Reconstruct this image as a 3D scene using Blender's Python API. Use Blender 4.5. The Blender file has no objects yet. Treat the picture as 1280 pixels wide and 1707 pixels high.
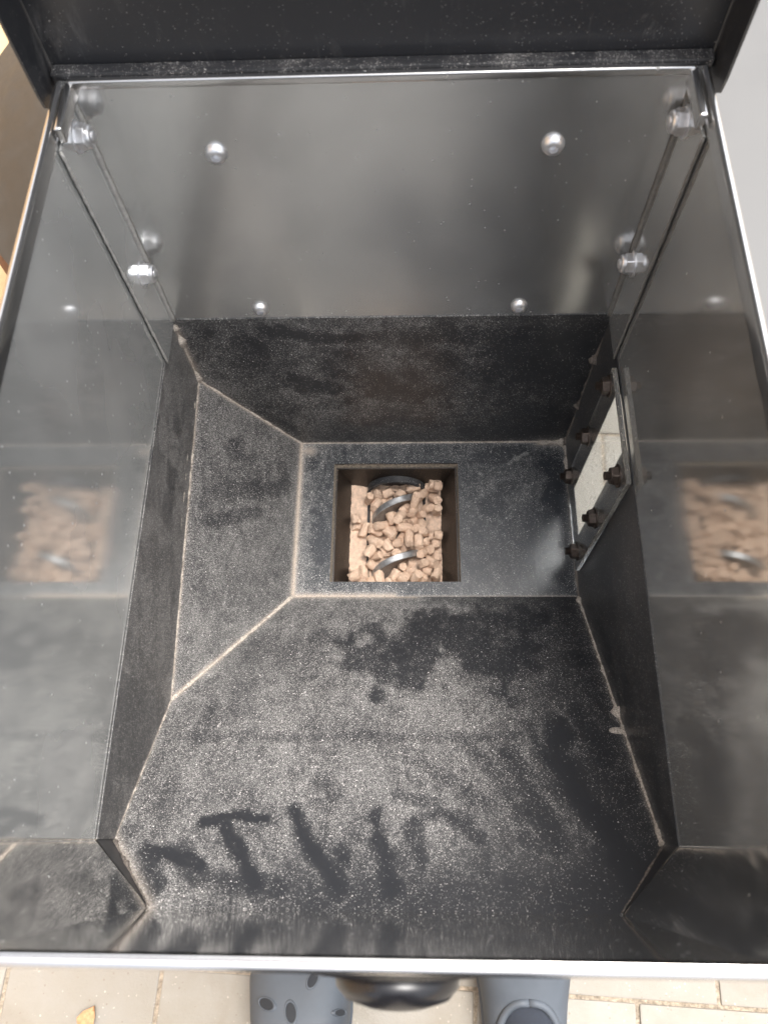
import bpy, bmesh, math, random
import numpy as np
from mathutils import Vector, Matrix

R_ = math.radians
scene = bpy.context.scene
col = scene.collection
random.seed(4)
rng = np.random.default_rng(7)

# ------------------------------------------------------------------ camera, world, light
cam = bpy.data.cameras.new('camera')
cam_o = bpy.data.objects.new('camera', cam)
col.objects.link(cam_o)
cam.sensor_fit = 'HORIZONTAL'
cam.sensor_width = 36.0
cam.lens = 36.0 * 1307.64 / 1280
cam.clip_start = 0.01
cam.clip_end = 400
M = Matrix(((0.99929484, 0.00368426, 0.03736648), (0.01129076, 0.91963005, -0.39262333),
            (-0.03580987, 0.39276837, 0.91893997))).to_4x4()
M.translation = Vector((0.018256, 0.035340, 0.290742))
cam_o.matrix_world = M
cam.dof.use_dof = True
cam.dof.focus_distance = 0.66
cam.dof.aperture_fstop = 14.0
scene.camera = cam_o

SUN_EL, SUN_AZ = 74, 70          # azimuth clockwise from +Y towards +X
world = bpy.data.worlds.new('World')
scene.world = world
world.use_nodes = True
wn = world.node_tree.nodes
sky = wn.new('ShaderNodeTexSky')
sky.sky_type = 'NISHITA'
sky.sun_disc = False
sky.sun_elevation = R_(SUN_EL)
sky.sun_rotation = R_(SUN_AZ)
sky.air_density = 1.0
sky.dust_density = 6.0
sky.ozone_density = 1.0
hs = wn.new('ShaderNodeHueSaturation')      # thin overcast: the sky is nearly white
hs.inputs['Saturation'].default_value = 0.35
world.node_tree.links.new(sky.outputs[0], hs.inputs['Color'])
world.node_tree.links.new(hs.outputs[0], wn['Background'].inputs[0])
wn['Background'].inputs[1].default_value = 0.15

sl = bpy.data.lights.new('sun', 'SUN')
sl.energy = 1.5
sl.angle = R_(30)
sl.color = (1.0, 0.975, 0.945)
so = bpy.data.objects.new('sun', sl)
col.objects.link(so)
d = Vector((math.sin(R_(SUN_AZ)) * math.cos(R_(SUN_EL)), math.cos(R_(SUN_AZ)) * math.cos(R_(SUN_EL)), math.sin(R_(SUN_EL))))
so.rotation_euler = d.to_track_quat('Z', 'Y').to_euler()
so.location = d * 5

scene.view_settings.view_transform = 'Standard'
scene.view_settings.look = 'None'
scene.view_settings.exposure = 1.42
scene.view_settings.gamma = 1
scene.view_settings.use_curve_mapping = False
try:
    scene.cycles.max_bounces = 16
    scene.cycles.glossy_bounces = 10
    scene.cycles.transmission_bounces = 8
except Exception:
    pass

# ------------------------------------------------------------------ helpers
def link(o, parent=None):
    col.objects.link(o)
    if parent is not None:
        o.parent = parent
    return o

def tag(o, label=None, cat=None, group=None, kind=None):
    if label: o['label'] = label
    if cat: o['category'] = cat
    if group: o['group'] = group
    if kind: o['kind'] = kind
    return o

def empty(name, loc=(0, 0, 0)):
    o = bpy.data.objects.new(name, None)
    o.empty_display_size = 0.02
    o.location = loc
    return link(o)

def mesh_obj(name, verts, faces, mat, parent=None, smooth=False):
    me = bpy.data.meshes.new(name)
    me.from_pydata([tuple(v) for v in verts], [], [tuple(f) for f in faces])
    me.validate()
    if mat: me.materials.append(mat)
    if smooth:
        me.polygons.foreach_set('use_smooth', [True] * len(me.polygons))
    me.update()
    return link(bpy.data.objects.new(name, me), parent)

def bm_obj(name, bm, mat, parent=None, smooth=False, sharp=None):
    bmesh.ops.recalc_face_normals(bm, faces=bm.faces)
    me = bpy.data.meshes.new(name)
    bm.to_mesh(me)
    bm.free()
    if mat: me.materials.append(mat)
    if smooth:
        me.polygons.foreach_set('use_smooth', [True] * len(me.polygons))
        if sharp: me.set_sharp_from_angle(angle=R_(sharp))
    return link(bpy.data.objects.new(name, me), parent)

def add_box(bm, lo, hi, bev=0.0, seg=2, mat=None):
    r = bmesh.ops.create_cube(bm, size=1)
    vs = r['verts']
    for v in vs:
        v.co = Vector([lo[i] + (v.co[i] + 0.5) * (hi[i] - lo[i]) for i in range(3)])
    if bev > 0:
        es = list({e for v in vs for e in v.link_edges})
        rr = bmesh.ops.bevel(bm, geom=es, offset=bev, segments=seg, profile=0.6, affect='EDGES')
        vs = list({v for f in rr['faces'] for v in f.verts} | {v for v in vs if v.is_valid})
    if mat is not None:
        bmesh.ops.transform(bm, matrix=mat, verts=vs)
    return vs

def add_lathe(bm, prof, n=24, mat=None):
    """prof: list of (r, z); closed with caps when r==0."""
    rings = []
    for r, z in prof:
        if r <= 1e-9:
            rings.append([bm.verts.new((0, 0, z))])
        else:
            rings.append([bm.verts.new((r * math.cos(2 * math.pi * k / n), r * math.sin(2 * math.pi * k / n), z)) for k in range(n)])
    for a, b in zip(rings, rings[1:]):
        for k in range(n):
            k2 = (k + 1) % n
            if len(a) == 1 and len(b) == 1: continue
            if len(a) == 1: bm.faces.new((a[0], b[k], b[k2]))
            elif len(b) == 1: bm.faces.new((a[k], a[k2], b[0]))
            else: bm.faces.new((a[k], a[k2], b[k2], b[k]))
    vs = [v for r in rings for v in r]
    if mat is not None:
        bmesh.ops.transform(bm, matrix=mat, verts=vs)
    return vs

def add_tube(bm, pts, rad, n=8, jitter=0.0, squash=1.0):
    pts = [Vector(p) for p in pts]
    rings = []
    for i, p in enumerate(pts):
        t = (pts[min(i + 1, len(pts) - 1)] - pts[max(i - 1, 0)]).normalized()
        up = Vector((0, 0, 1)) if abs(t.z) < 0.95 else Vector((0, 1, 0))
        a = t.cross(up).normalized()
        b = t.cross(a).normalized()
        r = rad[i] if hasattr(rad, '__len__') else rad
        ring = []
        for k in range(n):
            w = 2 * math.pi * k / n
            rr = r * (1 + jitter * random.uniform(-1, 1))
            ring.append(bm.verts.new(p + a * math.cos(w) * rr + b * math.sin(w) * rr * squash))
        rings.append(ring)
    for a, b in zip(rings, rings[1:]):
        for k in range(n):
            bm.faces.new((a[k], a[(k + 1) % n], b[(k + 1) % n], b[k]))
    bm.faces.new(rings[0])
    bm.faces.new(list(reversed(rings[-1])))

# ---- node helpers
class NT:
    def __init__(s, name):
        s.m = bpy.data.materials.new(name)
        s.m.use_nodes = True
        s.t = s.m.node_tree
        s.b = s.t.nodes['Principled BSDF']
        s.out = s.t.nodes['Material Output']
    def n(s, typ, **kw):
        o = s.t.nodes.new(typ)
        for k, v in kw.items():
            if k.startswith('i_'):
                o.inputs[k[2:].replace('_', ' ')].default_value = v
            else:
                setattr(o, k, v)
        return o
    def l(s, a, b): s.t.links.new(a, b)
    def obj(s):
        return s.n('ShaderNodeTexCoord').outputs['Object']
    def math(s, op, a, b=None, c=None, clamp=False):
        o = s.n('ShaderNodeMath', operation=op)
        o.use_clamp = clamp
        for i, x in enumerate((a, b, c)):
            if x is None: continue
            if isinstance(x, (int, float)): o.inputs[i].default_value = x
            else: s.l(x, o.inputs[i])
        return o.outputs[0]
    def noise(s, vec, scale, detail=3, rough=0.55, dist=0.0):
        o = s.n('ShaderNodeTexNoise')
        o.inputs['Scale'].default_value = scale
        o.inputs['Detail'].default_value = detail
        o.inputs['Roughness'].default_value = rough
        o.inputs['Distortion'].default_value = dist
        s.l(vec, o.inputs['Vector'])
        return o.outputs['Fac']
    def mapr(s, x, a, b, c=0.0, d=1.0, smooth=False):
        o = s.n('ShaderNodeMapRange')
        if smooth: o.interpolation_type = 'SMOOTHSTEP'
        s.l(x, o.inputs[0])
        for i, v in zip((1, 2, 3, 4), (a, b, c, d)):
            if isinstance(v, (int, float)): o.inputs[i].default_value = v
            else: s.l(v, o.inputs[i])
        return o.outputs[0]
    def mix(s, f, a, b):
        o = s.n('ShaderNodeMix', data_type='RGBA')
        if isinstance(f, (int, float)): o.inputs[0].default_value = f
        else: s.l(f, o.inputs[0])
        for i, x in ((6, a), (7, b)):
            if isinstance(x, tuple): o.inputs[i].default_value = (*x, 1) if len(x) == 3 else x
            else: s.l(x, o.inputs[i])
        return o.outputs[2]
    def scale(s, vec, v, rot=(0, 0, 0)):
        o = s.n('ShaderNodeMapping')
        o.inputs['Scale'].default_value = v
        o.inputs['Rotation'].default_value = rot
        s.l(vec, o.inputs[0])
        return o.outputs[0]
    def bump(s, h, strength, dist):
        o = s.n('ShaderNodeBump')
        o.inputs['Strength'].default_value = strength
        o.inputs['Distance'].default_value = dist
        s.l(h, o.inputs['Height'])
        s.l(o.outputs[0], s.b.inputs['Normal'])
        return o
    def speck(s, vec, scale, dens, rad=0.5):
        """round grains: one candidate per cell, kept where its random number is below the density"""
        v = s.n('ShaderNodeTexVoronoi')
        v.inputs['Scale'].default_value = scale
        s.l(vec, v.inputs['Vector'])
        sp = s.n('ShaderNodeSeparateColor')
        s.l(v.outputs['Color'], sp.inputs[0])
        keep = s.math('LESS_THAN', sp.outputs[0], dens)
        r = s.math('MULTIPLY', sp.outputs[1], rad)
        r = s.math('ADD', r, rad * 0.35)
        near = s.math('LESS_THAN', v.outputs['Distance'], r)
        return s.math('MULTIPLY', keep, near), sp.outputs[2]

def steel_mat(name, base=(0.72, 0.72, 0.71), rough=0.17, brush=(6, 6, 900), rot=(0, 0, 0), haze=0.10, dens=0.02, bstr=0.012):
    m = NT(name)
    c = m.obj()
    st = m.noise(m.scale(c, brush, rot), 1.0, 4, 0.6)
    big = m.noise(c, 9, 3, 0.55, 0.6)
    m.b.inputs['Metallic'].default_value = 1
    col1 = m.mix(m.mapr(big, 0.35, 0.7), tuple(0.86 * x for x in base), tuple(1.1 * x for x in base))
    r = m.mapr(st, 0.3, 0.7, rough * 0.93, rough * 1.08) if bstr else rough
    r = m.math('ADD', r, m.mapr(big, 0.3, 0.7, -0.03, 0.05))
    # settled dust: film plus separate grains
    film = m.mapr(m.noise(c, 11, 3, 0.5, 0.3), 0.3, 0.75, haze * 0.65, haze * 1.1)
    dd = m.mapr(m.noise(c, 14, 3), 0.4, 0.75, dens * 0.3, dens * 2.2)
    g, rv = m.speck(c, 620, dd, 0.42)
    fac = m.math('MAXIMUM', film, m.math('MULTIPLY', g, 0.75), clamp=True)
    m.l(m.mix(g, col1, (0.5, 0.45, 0.38)), m.b.inputs['Base Color'])
    m.l(r, m.b.inputs['Roughness'])
    if bstr: m.bump(m.math('ADD', st, m.math('MULTIPLY', m.noise(c, 16, 2), 2.0)), bstr, 0.0006)
    dif = m.n('ShaderNodeBsdfDiffuse')
    dif.inputs[0].default_value = (0.46, 0.465, 0.455, 1)
    mx = m.n('ShaderNodeMixShader')
    m.l(fac, mx.inputs[0]); m.l(m.b.outputs[0], mx.inputs[1]); m.l(dif.outputs[0], mx.inputs[2])
    m.l(mx.outputs[0], m.out.inputs[0])
    return m.m

def black_mat(name, base=(0.022, 0.023, 0.026), rough=0.33, gain=1.0, attr=True, dust=(0.58, 0.56, 0.53), const=0.15, coat=0.0, smear=False):
    """black powder coat under pale wood dust; the 'dust' attribute says how much lies where"""
    m = NT(name)
    c = m.obj()
    if attr:
        a = m.n('ShaderNodeAttribute', attribute_name='dust').outputs['Fac']
        tan = m.n('ShaderNodeAttribute', attribute_name='cake').outputs['Fac']
    else:
        a = m.mapr(m.noise(c, 22, 5, 0.65, 0.5), 0.42, 0.8, const * 0.2, const * 2)
        tan = None
    n1 = m.noise(m.scale(c, (1.6, 0.7, 1.0), (0, 0, R_(25))), 62, 6, 0.74, 0.8)
    dens = m.math('MULTIPLY', a, m.mapr(n1, 0.34, 0.66, 0.40 * gain, 1.5 * gain))
    g1, v1 = m.speck(c, 1900, m.math('MULTIPLY', dens, 0.85), 0.41)
    g2, v2 = m.speck(c, 900, m.math('MULTIPLY', dens, 0.045), 0.30)
    fine = m.math('MULTIPLY', m.mapr(m.noise(c, 2600, 2, 0.6), 0.42, 0.75), m.math('MULTIPLY', dens, 0.30))
    g = m.math('MAXIMUM', m.math('MULTIPLY', g1, m.mapr(v1, 0, 1, 0.18, 0.85)), m.math('MULTIPLY', g2, 1.0))
    g = m.math('MAXIMUM', g, fine, clamp=True)
    dcol = m.mix(v2, dust, tuple(min(1, x * 1.35) for x in dust))
    if smear:
        sm_ = m.mapr(m.noise(m.scale(c, (34, 20, 9), (0, R_(18), 0)), 1.0, 6, 0.72, 1.6), 0.57, 0.80)
        sm_ = m.math('MULTIPLY', sm_, m.mapr(m.noise(c, 6, 2), 0.45, 0.7, 0.05, 0.55))
        g = m.math('MAXIMUM', m.math('MULTIPLY', g, 0.5), sm_)
    cc = m.mix(g, base, dcol)
    if tan is not None:
        ck = m.math('MULTIPLY', tan, m.mapr(m.noise(c, 900, 3, 0.7), 0.30, 0.55), clamp=True)
        cc = m.mix(ck, cc, (0.50, 0.42, 0.345))
        g = m.math('MAXIMUM', g, ck)
    m.l(cc, m.b.inputs['Base Color'])
    m.l(m.mapr(g, 0, 0.5, rough, 0.85), m.b.inputs['Roughness'])
    m.bump(m.math('ADD', m.math('MULTIPLY', m.noise(c, 700, 2), 0.5), m.math('MULTIPLY', g, 1.2)), 0.35, 0.0003)
    return m.m

def plain(name, base, rough=0.5, metal=0.0, nscale=60, var=0.25, bump=0.1, bdist=0.0005, coat=0.0):
    m = NT(name)
    c = m.obj()
    n = m.noise(c, nscale, 5, 0.6)
    m.l(m.mix(m.mapr(n, 0.3, 0.7), tuple(x * (1 - var) for x in base), tuple(min(1, x * (1 + var)) for x in base)), m.b.inputs['Base Color'])
    m.b.inputs['Metallic'].default_value = metal
    m.l(m.mapr(n, 0.3, 0.7, rough * 0.85, min(1, rough * 1.15)), m.b.inputs['Roughness'])
    m.b.inputs['Coat Weight'].default_value = coat
    if bump: m.bump(m.noise(c, nscale * 6, 4, 0.7), bump, bdist)
    return m.m

MAT = {}
MAT['steel_back'] = steel_mat('brushed steel back', rough=0.21, bstr=0.0, haze=0.15, dens=0.008)
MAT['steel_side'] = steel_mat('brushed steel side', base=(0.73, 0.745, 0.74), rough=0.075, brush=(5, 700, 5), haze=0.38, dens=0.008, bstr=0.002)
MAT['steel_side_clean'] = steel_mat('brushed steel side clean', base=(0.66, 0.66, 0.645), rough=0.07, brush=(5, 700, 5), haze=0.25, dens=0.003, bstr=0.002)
MAT['steel_front'] = steel_mat('brushed steel front', base=(0.72, 0.715, 0.70), rough=0.05, brush=(30, 30, 30), haze=0.05, dens=0.006, bstr=0.0)
MAT['steel_rim'] = steel_mat('polished steel rim', base=(0.68, 0.67, 0.66), rough=0.16, haze=0.03, dens=0.004)
MAT['edge_grey'] = plain('grey sealant and bright edge', (0.34, 0.33, 0.31), 0.6, 0, 500, 0.3, 0.4)
MAT['edge_dark'] = plain('grey sealant', (0.16, 0.155, 0.145), 0.5, 0, 500, 0.3, 0.4)  # also draws the right flange's edge line, darker than the left one
MAT['zinc'] = plain('zinc plated steel', (0.74, 0.74, 0.75), 0.34, 0.9, 300, 0.12, 0.05)
MAT['bolt_dark'] = plain('dull bronzed bolt', (0.10, 0.08, 0.068), 0.42, 0.85, 400, 0.4, 0.2)
MAT['black'] = black_mat('dusty black powder coat', gain=1.3)
MAT['black_floor'] = black_mat('dusty black powder coat floor', base=(0.026, 0.029, 0.034), rough=0.23, gain=1.3)
MAT['black_lid'] = black_mat('black lid paint', attr=False, const=0.06, rough=0.36, smear=True)
MAT['seam'] = plain('sawdust caked weld', (0.46, 0.41, 0.355), 0.9, 0, 900, 0.55, 0.7, 0.0008)
MAT['seam_dark'] = plain('dusty dark weld', (0.13, 0.11, 0.095), 0.75, 0, 700, 0.7, 0.6, 0.0006)
MAT['pit'] = black_mat('brown stained black pit wall', base=(0.017, 0.012, 0.009), rough=0.5, attr=False, const=0.2, dust=(0.42, 0.31, 0.23))
MAT['pit_rim'] = plain('dust coated opening edge', (0.26, 0.225, 0.18), 0.85, 0, 500, 0.6, 0.5, 0.0006)
def pellet_mat():
    m = NT('compressed sawdust pellet')
    c = m.obj()
    rnd = m.n('ShaderNodeObjectInfo').outputs['Random']
    n = m.noise(m.scale(c, (1, 1, 0.45)), 520, 5, 0.7, 0.5)
    a = m.mix(m.mapr(n, 0.32, 0.68), (0.64, 0.44, 0.31), (0.86, 0.66, 0.51))
    a = m.mix(m.math('MULTIPLY', rnd, 0.22), a, (0.50, 0.31, 0.20))
    m.l(a, m.b.inputs['Base Color'])
    m.b.inputs['Roughness'].default_value = 0.8
    m.bump(m.math('ADD', m.noise(c, 1300, 4, 0.75), m.math('MULTIPLY', m.noise(m.scale(c, (0.3, 0.3, 1.6)), 520, 3, 0.8), 0.8)), 0.9, 0.0010)
    return m.m
MAT['pellet'] = pellet_mat()
MAT['sawdust'] = plain('fine tan sawdust', (0.72, 0.53, 0.40), 0.95, 0, 260, 0.22, 0.8, 0.0012)
MAT['auger'] = plain('worn grey steel blade', (0.46, 0.465, 0.47), 0.38, 0.85, 260, 0.25, 0.1)
MAT['auger_dusty'] = plain('dusty steel blade face', (0.21, 0.17, 0.14), 0.75, 0.2, 260, 0.35, 0.3)
MAT['gloss_black'] = plain('glossy black plastic', (0.010, 0.010, 0.012), 0.30, 0, 200, 0.2, 0.03, coat=0.1)
MAT['clog'] = plain('slate grey foam rubber', (0.070, 0.081, 0.096), 0.6, 0, 30, 0.14, 0.12, 0.0006)
MAT['clog_dark'] = plain('dark disc for vent hole', (0.018, 0.02, 0.024), 0.8, 0, 60, 0.1, 0)
MAT['person'] = plain('dark blue cloth', (0.022, 0.027, 0.038), 0.9, 0, 500, 0.3, 0.5, 0.0008)
MAT['drum'] = plain('dark brown grey enamel', (0.035, 0.031, 0.027), 0.5, 0, 40, 0.15, 0.1)
MAT['slab'] = plain('pale grey smooth slab', (0.115, 0.114, 0.111), 0.6, 0, 12, 0.07, 0.1)
MAT['card'] = plain('tan corrugated cardboard', (0.46, 0.33, 0.18), 0.85, 0, 30, 0.08, 0.2)
MAT['terracotta'] = plain('orange terracotta', (0.60, 0.25, 0.10), 0.8, 0, 50, 0.15, 0.3)
MAT['leaf_dry'] = plain('dry orange brown leaf', (0.46, 0.26, 0.13), 0.8, 0, 300, 0.25, 0.4, 0.0006)
MAT['moss'] = plain('green moss', (0.16, 0.24, 0.05), 0.95, 0, 300, 0.4, 0.8, 0.002)

def acrylic():
    m = NT('scuffed clear acrylic')
    c = m.obj()
    m.b.inputs['Base Color'].default_value = (0.93, 0.97, 0.98, 1)
    m.b.inputs['Transmission Weight'].default_value = 1
    m.b.inputs['Roughness'].default_value = 0.02
    m.b.inputs['IOR'].default_value = 1.49
    dens = m.mapr(m.noise(c, 35, 5, 0.7), 0.45, 0.8, 0.02, 0.5)
    g, _ = m.speck(c, 900, dens, 0.4)
    dif = m.n('ShaderNodeBsdfDiffuse'); dif.inputs[0].default_value = (0.45, 0.41, 0.36, 1)
    mx = m.n('ShaderNodeMixShader')
    m.l(m.math('MAXIMUM', m.math('MULTIPLY', g, 0.6), 0.05), mx.inputs[0])
    m.l(m.b.outputs[0], mx.inputs[1]); m.l(dif.outputs[0], mx.inputs[2]); m.l(mx.outputs[0], m.out.inputs[0])
    return m.m
MAT['acrylic'] = acrylic()

def paver_mat():
    m = NT('beige concrete paver')
    c = m.n('ShaderNodeTexCoord').outputs['Object']
    info = m.n('ShaderNodeAttribute', attribute_name='tone').outputs['Fac']
    n = m.noise(c, 18, 6, 0.65)
    a = m.mix(info, (0.26, 0.238, 0.205), (0.315, 0.293, 0.257))
    a = m.mix(m.mapr(n, 0.35, 0.75), a, (0.25, 0.225, 0.185))
    g, v = m.speck(c, 330, 0.07, 0.30)
    a = m.mix(m.math('MULTIPLY', g, 0.5), a, (0.52, 0.47, 0.39))
    g2, v = m.speck(c, 300, 0.06, 0.3)
    a = m.mix(m.math('MULTIPLY', g2, 0.5), a, (0.2, 0.16, 0.12))
    st = m.mapr(m.noise(c, 7, 6, 0.7, 0.8), 0.50, 0.72)
    a = m.mix(m.math('MULTIPLY', st, 0.45), a, (0.20, 0.165, 0.125))
    m.l(a, m.b.inputs['Base Color'])
    m.b.inputs['Roughness'].default_value = 0.88
    m.bump(m.noise(c, 320, 4, 0.7), 0.5, 0.0015)
    return m.m
MAT['paver'] = paver_mat()
MAT['sand'] = plain('joint sand', (0.42, 0.345, 0.26), 0.95, 0, 240, 0.5, 0.9, 0.003)

# ------------------------------------------------------------------ the setting
G = -0.72
# sand bed sheet to the horizon
bed = mesh_obj('ground', [(-60, -60, G - 0.0025), (60, -60, G - 0.0025), (60, 60, G - 0.0025), (-60, 60, G - 0.0025)], [(0, 1, 2, 3)], MAT['sand'])
tag(bed, kind='structure')
# pavers in running bond, turned a little under the camera
bm = bmesh.new()
ang = R_(-2.7)
tone = bm.verts.layers.float.new('tone')
PW, PH = 0.1768, 0.1768
rm = Matrix.Rotation(ang, 4, 'Z')
for j in range(-9, 16):
    for i in range(-14, 15):
        x0 = 0.2627 - 0.001 + i * PW + (0.5 * PW if j % 2 else 0)
        y0 = -0.118 + (j - 1) * PH
        vs = add_box(bm, (x0 + 0.0020, y0 + 0.0020, G - 0.03), (x0 + PW - 0.0020, y0 + PH - 0.0020, G + random.uniform(-0.0015, 0.001)), 0.0022, 2)
        t = random.random()
        for v in vs:
            v[tone] = t
piv = Matrix.Translation((0.2627, -0.118, 0))
bmesh.ops.transform(bm, matrix=piv @ rm @ piv.inverted(), verts=bm.verts)
pv = bm_obj('paving', bm, MAT['paver'])
tag(pv, kind='structure')

# ------------------------------------------------------------------ hopper
H, D = 0.170, 0.411
ZT, ZF = -0.206, -0.41             # top of the black insert, funnel floor
XL = -0.095                        # floor's left edge
YF = 0.2491                        # floor's front edge
CH = 0.036                         # front corner chamfer
hop = empty('pellet_hopper', (0, 0, G))
HOP_OFF = Vector((0, 0, -G))
tag(hop, 'open pellet hopper with brushed steel walls and dusty black funnel, its lid raised', 'pellet hopper')

def fix(o):
    """parts are built in world coordinates; the hopper's Empty stands on the ground"""
    if o.parent is hop:
        o.location = HOP_OFF
    return o

def capsule_dist(P, pts):
    best = np.full(len(P), 1e9)
    pts = np.array(pts, float)
    if len(pts) == 1:
        return np.linalg.norm(P - pts[0], axis=1)
    for a, b in zip(pts, pts[1:]):
        ab = b - a
        t = np.clip(((P - a) @ ab) / (ab @ ab), 0, 1)
        best = np.minimum(best, np.linalg.norm(P - (a + t[:, None] * ab), axis=1))
    return best

def sstep(x, a, b):
    t = np.clip((x - a) / (b - a), 0, 1)
    return t * t * (3 - 2 * t)

def vnoise(P, scale, seed):
    """cheap smooth value noise on 2D points, for uneven edges of wiped marks"""
    r = np.random.default_rng(seed).random((256, 256))
    q = P * scale + 100
    i = np.floor(q).astype(int); f = q - i; f = f * f * (3 - 2 * f)
    g = lambda a, b: r[(i[:, 0] + a) % 256, (i[:, 1] + b) % 256]
    return ((g(0, 0) * (1 - f[:, 0]) + g(1, 0) * f[:, 0]) * (1 - f[:, 1]) + (g(0, 1) * (1 - f[:, 0]) + g(1, 1) * f[:, 0]) * f[:, 1])

def fbm(P, scale, seed):
    return (vnoise(P, scale, seed) * 0.5 + vnoise(P, scale * 2.1, seed + 1) * 0.3 + vnoise(P, scale * 4.3, seed + 2) * 0.2)

def panel(name, quad, mat, thick, base, strokes=(), edges=(), step=0.0016, parent=None, ax=(0, 1), hole=None):
    """sheet metal panel with a per-vertex 'dust' value. quad: 4 corners, counterclockwise seen from inside.
    base(P2)->density. strokes: (points, radius, amount) wipe (amount>0) or add (amount<0) dust. edges: pairs of 3D
    points along which sawdust has caked."""
    A, B, Cc, Dd = [np.array(q, float) for q in quad]
    nu = max(2, int(max(np.linalg.norm(B - A), np.linalg.norm(Cc - Dd)) / step))
    nv = max(2, int(max(np.linalg.norm(Dd - A), np.linalg.norm(Cc - B)) / step))
    u, v = np.meshgrid(np.linspace(0, 1, nu + 1), np.linspace(0, 1, nv + 1))
    u = u.ravel()[:, None]; v = v.ravel()[:, None]
    P = A * (1 - u) * (1 - v) + B * u * (1 - v) + Cc * u * v + Dd * (1 - u) * v
    idx = np.arange((nu + 1) * (nv + 1)).reshape(nv + 1, nu + 1)
    F = np.stack([idx[:-1, :-1].ravel(), idx[:-1, 1:].ravel(), idx[1:, 1:].ravel(), idx[1:, :-1].ravel()], 1)
    if hole is not None:
        ctr = P[F].mean(axis=1)
        F = F[~hole(ctr)]
    P2 = P[:, list(ax)]
    dust = base(P2)
    wob = (fbm(P2, 110, 3) - 0.5) * 0.006
    warp = np.stack([fbm(P2, 45, 5) - 0.5, fbm(P2, 45, 15) - 0.5], 1)
    mott = fbm(P2, 150, 9)
    for pts, r, amt in strokes:
        big_r = min(1.0, r / 0.012)
        Q = P2 + warp * (0.006 + 0.05 * max(0, r - 0.008) / 0.012)
        dd = capsule_dist(Q, pts) + wob
        k = 1 - sstep(dd, r * 0.45, r * 1.25 + 0.0012)
        if amt > 0:
            k = k * np.clip(0.74 + 0.45 * mott + 0.14 * np.sin(dd / 0.0008), 0, 1)
        if amt > 0:
            dust = dust * (1 - k * amt)
            ridge = np.exp(-((dd - r * 1.25) / 0.0022) ** 2) * 0.12 * amt
            dust = dust + ridge * (dust > 0.15)
        else:
            dust = np.maximum(dust, -amt * k)
    cake = np.zeros(len(P))
    for a, b, w, s in edges:
        a = np.array(a, float); b = np.array(b, float); ab = b - a
        t = np.clip(((P - a) @ ab) / (ab @ ab), 0, 1)
        dd = np.linalg.norm(P - (a + t[:, None] * ab), axis=1) + np.abs(wob) * 0.4
        cake = np.maximum(cake, s * np.exp(-(dd / w) ** 2))
        dust = dust + 0.5 * s * np.exp(-(dd / (w * 3.2)) ** 2)
    me = bpy.data.meshes.new(name)
    me.from_pydata(P.tolist(), [], F.tolist())
    for nm, val in (('dust', dust), ('cake', cake)):
        at = me.attributes.new(nm, 'FLOAT', 'POINT')
        at.data.foreach_set('value', np.clip(val, 0, 1.3).astype(np.float32))
    me.materials.append(mat)
    me.update()
    o = link(bpy.data.objects.new(name, me), parent)
    sm = o.modifiers.new('thickness', 'SOLIDIFY')
    sm.thickness = thick
    sm.offset = -1
    return fix(o)

# --- outer steel walls (solid sheets, inner faces on x=+-H, y=0.004, y=D+0.001)
def wall(name, lo, hi, mat, bev=0.0):
    b = bmesh.new(); add_box(b, lo, hi, bev, 1)
    return fix(bm_obj(name, b, mat, hop))
FY = 0.0015
T = 0.0020
wall('side_wall', (-H - 0.0006 - T, FY + CH, ZT - 0.0045), (-H - 0.0006, D + 0.003, -0.0008), MAT['steel_side'])
wall('side_wall', (H + 0.0006, FY + CH, ZT - 0.0045), (H + 0.0006 + T, D + 0.003, -0.0008), MAT['steel_side_clean'])
wall('back_wall', (-H, D + 0.0008, ZT - 0.0045), (H, D + 0.0008 + T, -0.0008), MAT['steel_back'])
wall('front_wall', (-H + CH, FY - T, ZT - 0.0045), (H - CH, FY, -0.0008), MAT['steel_front'])
for s in (-1, 1):
    b = bmesh.new()
    p0 = Vector((s * (H + 0.0014), FY + CH + 0.0008, 0)); p1 = Vector((s * (H - CH - 0.0006), FY - 0.0006, 0))
    n = Vector((-s, 1, 0)).normalized()
    vs = [p0, p1, p1 - n * T, p0 - n * T]
    lo = [b.verts.new((v.x, v.y, ZT - 0.0045)) for v in vs]; hi = [b.verts.new((v.x, v.y, -0.0008)) for v in vs]
    b.faces.new(lo[::-1]); b.faces.new(hi)
    for k in range(4): b.faces.new((lo[k], lo[(k + 1) % 4], hi[(k + 1) % 4], hi[k]))
    fix(bm_obj('corner_wall', b, MAT['steel_front'], hop))

# --- rolled rim: profile swept along left, front and right
prof = []
RR = 0.0023
for k in range(9):
    a = math.pi - math.pi * k / 8
    prof.append((RR + RR * math.cos(a), RR * math.sin(a) - RR))        # outward offset, z
prof = [(0.0, -0.010)] + prof + [(2 * RR, -0.022), (2 * RR - 0.001, -0.022), (2 * RR - 0.001, -RR), (0.001, -RR), (0.001, -0.010)]
path = [(-H, D + 0.002), (-H, FY + CH), (-H + CH, FY), (H - CH, FY), (H, FY + CH), (H, D + 0.002)]
def offs(path, o):
    out = []
    for i, p in enumerate(path):
        p = Vector(p)
        ns = []
        if i > 0: t = (p - Vector(path[i - 1])).normalized(); ns.append(Vector((t.y, -t.x)))
        if i < len(path) - 1: t = (Vector(path[i + 1]) - p).normalized(); ns.append(Vector((t.y, -t.x)))
        n = sum(ns, Vector((0, 0))).normalized()
        out.append(p + n * (-o) / max(0.3, n.dot(ns[0])) * -1)
    return out
b = bmesh.new()
rings = []
cols = [offs(path, o) for o, z in prof]
for i in range(len(path)):
    rings.append([b.verts.new((cols[k][i].x, cols[k][i].y, prof[k][1])) for k in range(len(prof))])
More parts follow.
